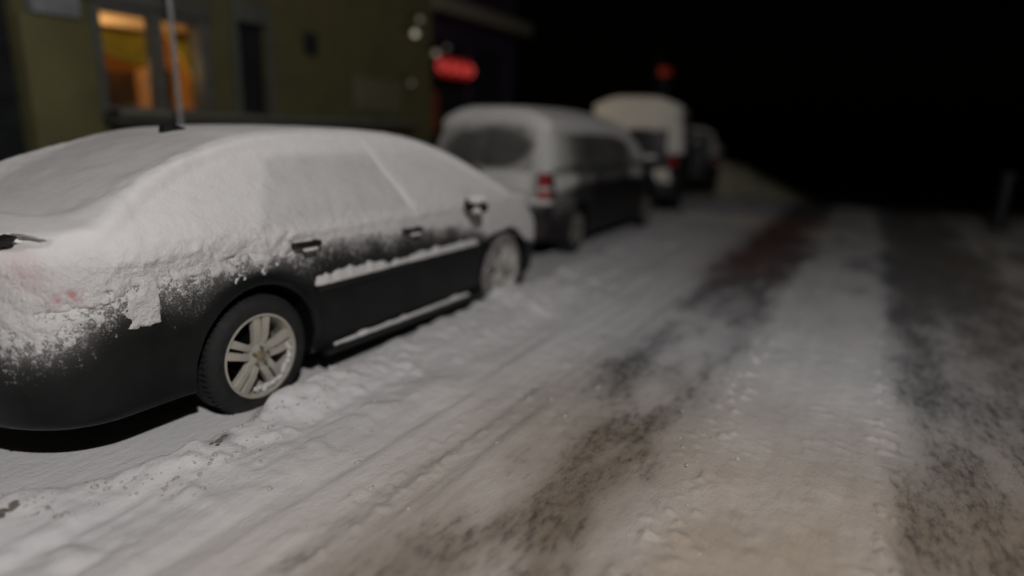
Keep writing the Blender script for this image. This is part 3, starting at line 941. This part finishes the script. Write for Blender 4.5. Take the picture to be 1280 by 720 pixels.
def street_material():
    m, nt, p = new_mat('snowy_street')
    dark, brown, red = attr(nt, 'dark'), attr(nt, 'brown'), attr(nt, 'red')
    n1 = noise_node(nt, 4.2, 8, .66, stretch=(.34, 1, 1))
    n2 = noise_node(nt, 26, 4, .65, stretch=(.42, 1, 1))
    n3 = noise_node(nt, 1.3, 3, .5)
    s = math_node(nt, 'ADD', math_node(nt, 'MULTIPLY', n1, .62), math_node(nt, 'MULTIPLY', n2, .38))
    # bare where dark + noise passes a threshold
    v = math_node(nt, 'ADD', math_node(nt, 'MULTIPLY', dark, .95), math_node(nt, 'MULTIPLY', math_node(nt, 'SUBTRACT', s, .5), 2.2))
    fac = N(nt, 'ShaderNodeMapRange'); fac.interpolation_type = 'SMOOTHSTEP'
    nt.links.new(v, fac.inputs['Value']); fac.inputs['From Min'].default_value = .28; fac.inputs['From Max'].default_value = .92
    fac = fac.outputs[0]
    fresh = ramp(nt, n1, [(.25, (.66, .65, .66)), (.75, (.78, .76, .75))])
    packed = ramp(nt, n1, [(.25, (.40, .32, .25)), (.75, (.56, .475, .395))])
    sn = mix_col(nt, brown, fresh, packed)
    gray = ramp(nt, n2, [(.3, (.26, .26, .27)), (.7, (.44, .44, .44))])
    slush = ramp(nt, n2, [(.3, (.22, .18, .145)), (.7, (.38, .32, .26))])
    sn = mix_col(nt, math_node(nt, 'MULTIPLY', dark, 1.15, True), sn, mix_col(nt, brown, gray, slush))
    asp = mix_col(nt, brown, (.195, .194, .200), (.205, .160, .115))
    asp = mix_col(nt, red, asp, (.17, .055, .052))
    asp = mix_col(nt, ramp(nt, n2, [(.42, (0, 0, 0)), (.66, (.75, .75, .75))]), asp, (.065, .06, .055))
    sn = mix_col(nt, math_node(nt, 'MULTIPLY', red, .8), sn, (.25, .11, .105))  # painted red glow over the snow colour
    col = mix_col(nt, fac, sn, asp)
    nt.links.new(col, p.inputs['Base Color'])
    rr = N(nt, 'ShaderNodeMapRange'); nt.links.new(fac, rr.inputs['Value'])
    rr.inputs['To Min'].default_value = .85; rr.inputs['To Max'].default_value = .6
    nt.links.new(rr.outputs[0], p.inputs['Roughness'])
    p.inputs['Specular IOR Level'].default_value = .3
    hgt = math_node(nt, 'ADD', math_node(nt, 'MULTIPLY', n2, .6), math_node(nt, 'MULTIPLY', noise_node(nt, 90, 3, .6), .3))
    hgt = math_node(nt, 'SUBTRACT', hgt, math_node(nt, 'MULTIPLY', fac, .5))
    bump(nt, p, hgt, .014)
    return m

M['street'] = street_material()
xs = graded([(-5, -2, .08), (-2, 3.2, .0155), (3.2, 7, .035), (7, 16, .09), (16, 60, .6)])
ys = graded([(-11, -6.2, .12), (-6.2, -4.9, .03), (-4.9, -.5, .0155), (-.5, 1.5, .05)])
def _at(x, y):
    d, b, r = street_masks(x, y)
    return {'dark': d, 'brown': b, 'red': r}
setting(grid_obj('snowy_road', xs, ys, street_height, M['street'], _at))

M['walk'] = snow_mat('pavement_snow', (.70, .68, .65), .02)
setting(grid_obj('pavement', graded([(-12, -2, .5), (-2, 14, .1), (14, 60, 1)]), graded([(1.5, 1.52, .02), (1.52, 4.3, .1)]),
                 lambda x, y: h0(x) + .17 * sstep(1.5, 1.525, y) + .03 * fbm(x, y, x * 0, .6, 3), M['walk']))
setting(grid_obj('far_pavement', graded([(-12, 14, .5), (14, 60, 1)]), graded([(-16, -11, .4)]),
                 lambda x, y: h0(x) + .12 + .05 * fbm(x, y, x * 0, .8, 3), M['walk']))
M['earth'] = plain('snowy_ground', (.5, .49, .48), .9, var=.2, scale=.5)
setting(grid_obj('ground', graded([(-200, -20, 20), (-20, 14, 4), (14, 100, 2), (100, 400, 30)]), graded([(-250, 250, 10)]),
                 lambda x, y: h0(x) - .16, M['earth']))

# ploughed bank at the crest past the last parked car
M['bank'] = plain('dirty_ploughed_snow', (.46, .44, .29), .9, var=.25, scale=3, bmp=.05, bscale=8)
def bank_h(x, y):
    u = (y - .3) / -2.7            # 0 at the kerb side, 1 at the road side
    hh = 1.15 * np.clip(1 - u, 0, 1) ** .9 * sstep(-.9, -.05, u)
    lm = fbm(x, y, x * 0, .5, 4)
    return h0(x) - .03 + hh * sstep(17.3, 18.4, x) * sstep(27, 23, x) * (1 + .22 * lm)
g = grid_obj('snow_bank', graded([(17.2, 27, .08)]), graded([(-2.6, 2.6, .08)]), bank_h, M['bank'])
tag(g, 'olive grey ploughed snow bank sloping down to the road past the last parked car', 'snow bank')

# two loose ice clods by the sedan's rear wheel
M['clod'] = plain('dirty_ice', (.16, .14, .115), .8, var=.5, scale=30, bmp=.01, bscale=50)
random.seed(11)
for (cx, cy, r, lab) in ((-.53, -1.215, .030, 'dirty ice clod in the snow beside the rear wheel'),
                         (-1.33, -.97, .034, 'grey ice lump at the ridge end near the sedan rear')):
    b = B()
    z = float(street_height(np.array([cx]), np.array([cy]))[0])
    for k in range(7):
        b.ball((cx + random.uniform(-1.4, 1.4) * r, cy + random.uniform(-.7, .7) * r, z + random.uniform(-.2, .25) * r), r * random.uniform(.35, .7), 1.2, .8, .7, 2)
    tag(b.build('ice_clod', M['clod'], smooth=60), lab, 'ice clod')

M['crumb'] = plain('grey_snow_crumb', (.50, .47, .44), .9, var=.2, scale=30)
# loose crumbs thrown off the ridge and the wheel tracks
def crumbs():
    r = np.random.default_rng(5)
    n = 900
    kind = np.where(r.random(n) < .75, 0, r.integers(1, 4, n))
    x = -1.6 + 6.5 * r.random(n) ** 1.4
    base = np.choose(kind, [RIDGE_Y(x) - .12, np.full(n, -1.65), np.full(n, -2.15), np.full(n, -3.22)])
    y = base + r.normal(0, 1, n) * np.choose(kind, [.10, .16, .20, .10])
    rad = .0035 + .010 * r.random(n) ** 3
    z = street_height(x, y)
    bm = bmesh.new(); bmesh.ops.create_icosphere(bm, subdivisions=1, radius=1)
    bm.verts.ensure_lookup_table()
    T = np.array([v.co[:] for v in bm.verts]); Fc = np.array([[v.index for v in f.verts] for f in bm.faces]); bm.free()
    V, Q = [], []
    for i in range(n):
        sc = rad[i] * (.6 + .8 * r.random(3)) * np.array([1.2, 1, .75])
        V.append(T * (1 + .25 * r.normal(0, 1, (len(T), 1))) * sc + np.array([x[i], y[i], z[i] + .2 * rad[i]]))
        Q.append(Fc + i * len(T))
    return mesh_obj('snow_crumbs', np.concatenate(V), np.concatenate(Q), M['crumb'])
setting(crumbs(), 'stuff')

# ================================================================== BUILDINGS
M['olive'] = plain('olive_stucco', (.112, .104, .042), .85, var=.18, scale=2, bmp=.01, bscale=30)
M['olive_pier'] = plain('olive_pier_paint', (.145, .132, .056), .8, var=.15, scale=2)
M['frame_grey'] = plain('grey_window_frame', (.105, .108, .095), .6, var=.15)
M['lintel'] = plain('grey_lintel', (.10, .098, .09), .8, var=.2)
M['sign_grey'] = plain('blank_grey_sign', (.24, .25, .26), .6, var=.15, scale=3)
M['dark_door'] = plain('dark_door_paint', (.018, .02, .022), .4, var=.3)
M['plinth'] = plain('plinth_stone', (.055, .055, .042), .9, var=.25, scale=4, bmp=.01)
M['purple'] = plain('dark_purple_front', (.030, .018, .038), .6, var=.3)
M['room_wall'] = plain('brown_room_wall', (.30, .14, .03), .8, var=.5, scale=3)
M['ceiling'] = plain('cream_ceiling', (.75, .58, .38), .8, var=.1)
M['drape'] = plain('yellow_drape', (.62, .38, .02), .8, var=.3, scale=5)
M['furniture'] = plain('dark_brown_cabinet', (.10, .045, .012), .6, var=.5, scale=5)
M['pale_panel'] = plain('pale_wall_panel', (.150, .145, .085), .8, var=.2, scale=3)

FY = 4.0
def glass_mat():
    m, nt, p = new_mat('window_glass')
    p.inputs['Base Color'].default_value = (.9, .92, .9, 1); p.inputs['Roughness'].default_value = .02
    tr = N(nt, 'ShaderNodeBsdfTransparent'); mx = N(nt, 'ShaderNodeMixShader'); mx.inputs[0].default_value = .06
    gl = N(nt, 'ShaderNodeBsdfGlossy'); gl.inputs['Roughness'].default_value = .05
    nt.links.new(tr.outputs[0], mx.inputs[1]); nt.links.new(gl.outputs[0], mx.inputs[2])
    nt.links.new(mx.outputs[0], nt.nodes['Material Output'].inputs['Surface'])
    return m
M['glass'] = glass_mat()

bld = thing('shop_building', 'olive green building with a warmly lit two-pane window behind the snowy sedan', 'building', (0, 0, 0))
def slab(b, x0, x1, z0, z1, y0=FY, y1=FY + .3): return b.box(((x0 + x1) / 2, (y0 + y1) / 2, (z0 + z1) / 2), (x1 - x0, y1 - y0, z1 - z0))
w = B()
slab(w, -8, -.7, 0, 6.5); slab(w, 1.27, 2.09, 0, 2.85); slab(w, -.7, 2.09, 2.85, 6.5)
slab(w, 2.09, 3.42, 0, 1.66); slab(w, 2.09, 3.42, 2.85, 6.5); slab(w, 3.42, 3.92, 0, 6.5)
slab(w, 3.92, 4.46, 0, .5); slab(w, 3.92, 4.46, 2.92, 6.5); slab(w, 4.46, 8.45, 0, 6.5)
slab(w, -8, 8.45, 6.5, 6.7, FY - .1, 9)
slab(w, 8.15, 8.45, 0, 6.5, FY + .3, 9); slab(w, -8, -7.7, 0, 6.5, FY + .3, 9); slab(w, -7.7, 8.15, 0, 6.5, 8.7, 9)
w.build('wall', M['olive'], bld, 0)
pi = B().box((1.63, FY - .06, 1.42), (.70, .117, 2.4), None, .01); pi.build('pier', M['olive_pier'], bld)
B().box((1.62, FY - .09, 2.80), (.46, .17, .34), None, .01).build('blank_sign', M['sign_grey'], bld)
B().box((2.75, FY - .05, 2.96), (1.50, .097, .20), None, .01).build('lintel', M['lintel'], bld)
pl = B().box((4.78, FY - .16, 1.585), (5.5, .317, .11), None, .015).build('ledge', M['plinth'], bld)
lx = graded([(2.06, 7.48, .06)]); ly = graded([(FY - .33, FY - .01, .03)])
M['ledge_snow'] = snow_mat('grimy_ledge_snow', (.24, .24, .20), .010)
ls = grid_obj('ledge_snow', lx, ly, lambda x, y: 1.635 + .07 * (1 + .5 * fbm(x, y, x * 0, .3, 3)) * np.sqrt(np.clip(1 - ((y - FY + .17) / .162) ** 2, 0, 1)), M['ledge_snow'])
ls.parent = pl
# window
fr = B()
for x0, x1 in ((2.03, 2.115), (2.72, 2.84), (3.37, 3.50)):
    fr.box(((x0 + x1) / 2, FY + .03, 2.255), (x1 - x0, .16, 1.18), None, .008)
for zz in (1.70, 2.815): fr.box((2.765, FY + .025, zz), (1.46, .14, .075), None, .008)
wf = fr.build('window', M['frame_grey'], bld)
for x0, x1 in ((2.115, 2.72), (2.84, 3.37)):
    B().box(((x0 + x1) / 2, FY + .05, 2.255), (x1 - x0 - .004, .008, 1.03)).build('pane', M['glass'], wf, 0)
# the room behind
rm = B()
rm.box((2.8, 7.0, 1.6), (3.2, .1, 3.0)); rm.box((1.2, 5.6, 1.6), (.1, 2.7, 3.0)); rm.box((4.4, 5.6, 1.6), (.1, 2.7, 3.0)); rm.box((2.8, 5.6, .25), (3.2, 2.7, .1))
rm.build('room', M['room_wall'], bld, 0)
B().box((2.8, 5.65, 2.90), (3.1, 2.62, .06)).build('ceiling', M['ceiling'], bld, 0)
dr = B()
dr.prism([(2.0, 2.70), (3.10, 2.70), (3.10, 2.32), (2.85, 2.26), (2.55, 2.36), (2.28, 2.52)], FY + .55, FY + .62, 'y', .01)
dr.prism([(3.30, 2.75), (4.0, 2.75), (4.0, 1.6), (3.75, 1.6), (3.62, 2.2)], FY + .55, FY + .62, 'y', .01)
dr.build('drape', M['drape'], bld)
fu = B().box((2.72, 4.95, 1.25), (.50, .3, 1.9), None, .02); fu.box((3.62, 5.4, 1.2), (.30, .4, 2.2), None, .02); fu.box((2.25, 5.3, .9), (.5, .5, 1.6), None, .02)
fu.build('cabinet', M['furniture'], bld)
B().lathe([(.0005, 2.87), (.16, 2.87), (.17, 2.84), (.13, 2.81), (.0005, 2.80)], (2.5, 6.3, 0), 'z', 32).build('ceiling_lamp', emit('warm_ceiling_lamp', (1., .62, .26), 2.), bld)
# dark shop door at the left
dd = B().box((.285, FY + .16, 1.43), (1.966, .06, 2.84), None, .005)
for zz in (.5, 1.15, 1.8, 2.28): dd.box((.285, FY + .12, zz), (1.95, .03, .05), None, .005)
dd.build('door', M['dark_door'], bld)
B().box((.95, FY + .11, 2.52), (.36, .02, .22), None, .005).build('transom_light', emit('amber_transom', (.55, .26, .05), .12), bld)
# narrow window to the right
nd = B().box((4.19, FY + .12, 1.71), (.53, .04, 2.42), None, .005)
nd.build('side_door', M['dark_door'], bld)
nf = B()
for x in (3.90, 4.48): nf.box((x, FY - .03, 1.72), (.08, .056, 2.5), None, .006)
nf.box((4.19, FY - .04, 3.06), (.62, .076, .26), None, .006)
nf.build('door_frame', M['frame_grey'], bld)
B().box((5.24, FY - .06, 2.79), (.20, .115, .30), None, .02).build('meter_box', M['dark_door'], bld)
B().box((6.85, FY - .02, 2.12), (1.25, .036, .56), None, .005).build('wall_panel', M['pale_panel'], bld)

shop = thing('storefront', 'dark purple storefront under a pale cornice with a glowing red sign', 'building', (0, 0, 0))
w = B()
slab(w, 8.5, 12.4, 0, .5, 4.3, 4.6); slab(w, 8.5, 12.4, 3.3, 6.2, 4.3, 4.6)
for x0, x1 in ((8.5, 8.8), (10.3, 10.5), (12.1, 12.4)): slab(w, x0, x1, .5, 3.3, 4.3, 4.6)
slab(w, 8.5, 8.7, 0, 6.2, 4.6, 9); slab(w, 12.2, 12.4, 0, 6.2, 4.6, 9); slab(w, 8.7, 12.2, 0, 6.2, 8.8, 9)
w.build('wall', M['purple'], shop, 0)
for x0, x1 in ((8.8, 10.3), (10.5, 12.1)):
    slab(B(), x0, x1, .5, 3.3, 4.42, 4.45).build('shop_window', M['dark_door'], shop, 0)
B().prism([(4.28, 3.86), (3.85, 3.80), (3.85, 4.08), (4.28, 4.16)], 8.5, 12.4, 'x', .01).build('cornice', plain('pale_cornice', (.16, .14, .105), .8), shop)

slab(B(), 8.84, 9.25, 1.5, 2.35, 4.40, 4.418).build('red_glow_patch', emit('dull_red_glow', (.40, .06, .02), .06), shop, 0)  # emissive patch added for the red glow below the sign
rs = thing('neon_sign', 'glowing red rounded sign hanging on the dark storefront', 'sign', (0, 0, 0))
b = B()
pts = []
for k in range(32):
    th = 2 * math.pi * k / 32
    pts.append((9.30 + .50 * math.copysign(1, math.cos(th)) + .20 * math.cos(th) * 1, 2.80 + .215 * math.sin(th)))
b.prism(pts, 4.02, 4.10, 'y', .02); b.build('sign_box', plain('dark_red_sign_case', (.10, .008, .008), .4), rs)
pts = [(9.30 + (x - 9.30) * .94, 2.80 + (z - 2.80) * .85) for x, z in pts]
B().prism(pts, 4.00, 4.018, 'y', .004).build('sign_face', emit('red_sign_glow', (1., .035, .03), .15), rs)
tb = B()
for k in range(4):
    cx = 8.75 + k * .37
    tb.lathe([(.095, -.010), (.105, 0), (.095, .010), (.085, 0)], (cx, 3.985, 2.80), 'y', 24, True)
tb.build('neon_tube', emit('red_neon', (1., .11, .09), 1.2), rs)
B().tube([(9.0, 4.30, 3.05), (9.0, 4.06, 2.98)], .02).tube([(9.6, 4.30, 3.05), (9.6, 4.06, 2.98)], .02).build('bracket', M['trim'], rs)

# pale lamp and four added glowing globes standing for pale glints
def globe(name, label, loc, r, strength, wall_y):
    t = thing(name, label, 'lamp', (0, 0, 0), 0, 'small pale lamp and added glint globes at the building corner')
    B().ball(loc, r, 1, 1, 1, 3).build('globe', emit('pale_globe_glow', (1., .90, .70), strength), t)
    B().tube([(loc[0], wall_y, loc[2] + r * 1.6), (loc[0], loc[1], loc[2] + r * 1.8), (loc[0], loc[1], loc[2] + r * .9)], r * .22, 8).build('bracket', M['trim'], t)
    B().lathe([(.0005, wall_y - .02), (r * .7, wall_y - .02), (r * .7, wall_y + .0), (.0005, wall_y + .0)], (loc[0], 0, loc[2] + r * 1.6), 'y', 16).build('back_plate', M['trim'], t)
globe('wall_globe', 'brightest small pale lamp high on the olive wall corner', (7.60, 3.75, 3.24), .055, .5, FY)
globe('wall_globe', 'dim small added glint globe just above the brightest lamp on the wall corner', (7.75, 3.75, 3.50), .05, .16, FY)
globe('wall_globe', 'small grey added glint globe just left above the red sign', (8.32, 3.8, 2.98), .06, .22, FY)
globe('wall_globe', 'faint small added glint globe directly over the red sign', (8.98, 4.0, 3.16), .05, .08, 4.3)
globe('wall_globe', 'lowest faint added glint globe on the olive wall below the others', (7.55, 3.8, 2.38), .05, .1, FY)

# sign post behind the sedan
post = thing('sign_post', 'slim frosted grey post on the pavement behind the snowy sedan roof', 'post', (1.77, 2.2, .15))
M['post'] = plain('frosted_galvanised_post', (.33, .32, .31), .7, .1, var=.4, scale=25, bmp=.005)
B().tube([(0, 0, 0), (0, 0, 4.2)], .023, 16).build('pole', M['post'], post)
B().lathe([(.0005, .03), (.10, .03), (.11, 0), (.0005, 0)], (0, 0, 0), 'z', 24).build('base', M['post'], post)
B().box((0, -.045, 3.75), (.45, .012, .6), None, .004).build('plate', M['sign_grey'], post)

# signal far down the street
sg = thing('traffic_signal', 'distant dim red traffic signal over the roof of the tall van', 'traffic light', (18.35, 2.25, float(h0(np.array([18.35]))[0])))
zl = 3.47 - sg.location.z
B().tube([(0, .2, -.1), (0, .2, zl + .6)], .06).build('pole', M['trim'], sg)
B().box((0, 0, zl - .32), (.30, .32, 1.02), None, .04).build('housing', M['trim'], sg)
for k, (nm, mt) in enumerate((('red_lens', emit('dim_red_signal', (.9, .08, .03), .12)), ('amber_lens', M['trim']), ('green_lens', M['trim']))):
    B().lathe([(.0005, -.175), (.11, -.172), (.125, -.155), (.0005, -.155)], (-.16 + .16, 0, zl - .32 * k), 'y', 24).build(nm, mt, sg)
    B().lathe([(.0005, -.170), (.11, -.168), (.125, -.151), (.0005, -.151)], (0, 0, zl - .32 * k), 'x', 24).build(nm, mt, sg)

# post at the far kerb
bo = thing('bollard', 'dark bollard with a pale cap at the far right road edge', 'bollard', (12.6, -6.08, 0))
B().lathe([(.0005, 0), (.14, 0), (.14, .06), (.10, .09), (.095, .95), (.11, .97), (.11, 1.02), (.0005, 1.02)], (0, 0, 0), 'z', 24).build('shaft', plain('bollard_paint', (.012, .009, .014), .5), bo)
B().ball((0, 0, 1.03), .12, 1, 1, .5, 3).build('snow_cap', plain('grimy_snow', (.05, .042, .036), .9), bo)

# ================================================================== LIGHT
def street_lamp(loc_head, base, energy, col, label, spot=None):
    t = thing('street_lamp', label, 'street lamp', (base[0], base[1], 0), 0, 'street lamps')
    hx, hy, hz = loc_head[0] - base[0], loc_head[1] - base[1], loc_head[2]
    B().tube([(0, 0, 0), (0, 0, hz * .6), (0, 0, hz + .15), (hx * .5, hy * .5, hz + .35), (hx * .85, hy * .85, hz + .25)], [.10, .08, .06, .05, .045]).build('pole', M['post'], t)
    B().lathe([(.0005, hz + .30), (.10, hz + .28), (.22, hz + .16), (.23, hz + .14), (.0005, hz + .14)], (hx, hy, 0), 'z', 32).build('lamp_head', M['post'], t)
    L = bpy.data.lights.new('street_lamp_light', 'POINT'); L.energy = energy; L.color = col; L.shadow_soft_size = .12
    o = bpy.data.objects.new('street_lamp_light', L); COL.objects.link(o); o.location = (hx, hy, hz); o.parent = t
    return t
street_lamp((-3.4, -5.6, 5.2), (-3.7, -8.4), 1150, (1., .975, .965), 'tall street lamp across the road behind the viewer')

def point(name, loc, e, col, size):
    L = bpy.data.lights.new(name, 'POINT'); L.energy = e; L.color = col; L.shadow_soft_size = size
    o = bpy.data.objects.new(name, L); COL.objects.link(o); o.location = loc
    return o
point('room_light', (2.7, 5.6, 2.25), 34, (1., .66, .32), .15)
Lw = bpy.data.lights.new('wall_lamp_light', 'SPOT'); Lw.energy = 90; Lw.color = (1., .80, .50); Lw.shadow_soft_size = .06
Lw.spot_size = R(120); Lw.spot_blend = .5
ow = bpy.data.objects.new('wall_lamp_light', Lw); COL.objects.link(ow); ow.location = (7.60, 3.66, 3.22)
from mathutils import Vector as _V
ow.rotation_euler = _V((.25, -1.0, -.45)).to_track_quat('-Z', 'Y').to_euler()

W = bpy.data.worlds.new('World'); S.world = W
W.use_nodes = True
nt = W.node_tree
bg = nt.nodes['Background']
sky = nt.nodes.new('ShaderNodeTexSky'); sky.sky_type = 'NISHITA'; sky.sun_disc = False
sky.sun_elevation = R(2); sky.sun_rotation = R(200)
nt.links.new(sky.outputs[0], bg.inputs['Color'])
bg.inputs['Strength'].default_value = .0002

# ================================================================== CAMERA
cam_d = bpy.data.cameras.new('camera'); cam = bpy.data.objects.new('camera', cam_d); COL.objects.link(cam)
from mathutils import Matrix, Vector
yaw, pitch, roll = .49718192, -.24299990, .02813796
fw = Vector((math.cos(yaw) * math.cos(pitch), math.sin(yaw) * math.cos(pitch), math.sin(pitch)))
rt = Vector((math.sin(yaw), -math.cos(yaw), 0)); up = rt.cross(fw)
r2 = rt * math.cos(roll) + up * math.sin(roll); u2 = -rt * math.sin(roll) + up * math.cos(roll)
mt = Matrix((r2, u2, -fw)).transposed().to_4x4()
mt.translation = Vector((-2.35205, -3.79574, 1.60655))
cam.matrix_world = mt
cam_d.sensor_width = 36; cam_d.lens = 36 * 800 / 1280
cam_d.clip_start = .05; cam_d.clip_end = 1000
cam_d.dof.use_dof = True; cam_d.dof.focus_distance = 3.05; cam_d.dof.aperture_fstop = .265
S.camera = cam

S.view_settings.view_transform = 'Standard'; S.view_settings.look = 'None'
S.view_settings.exposure = 0; S.view_settings.gamma = 1
S.cycles.use_denoising = True
S.cycles.max_bounces = 6; S.cycles.diffuse_bounces = 3; S.cycles.transparent_max_bounces = 8
S.cycles.sample_clamp_indirect = 4
S.cycles.caustics_reflective = False; S.cycles.caustics_refractive = False
S.cycles.use_light_tree = True
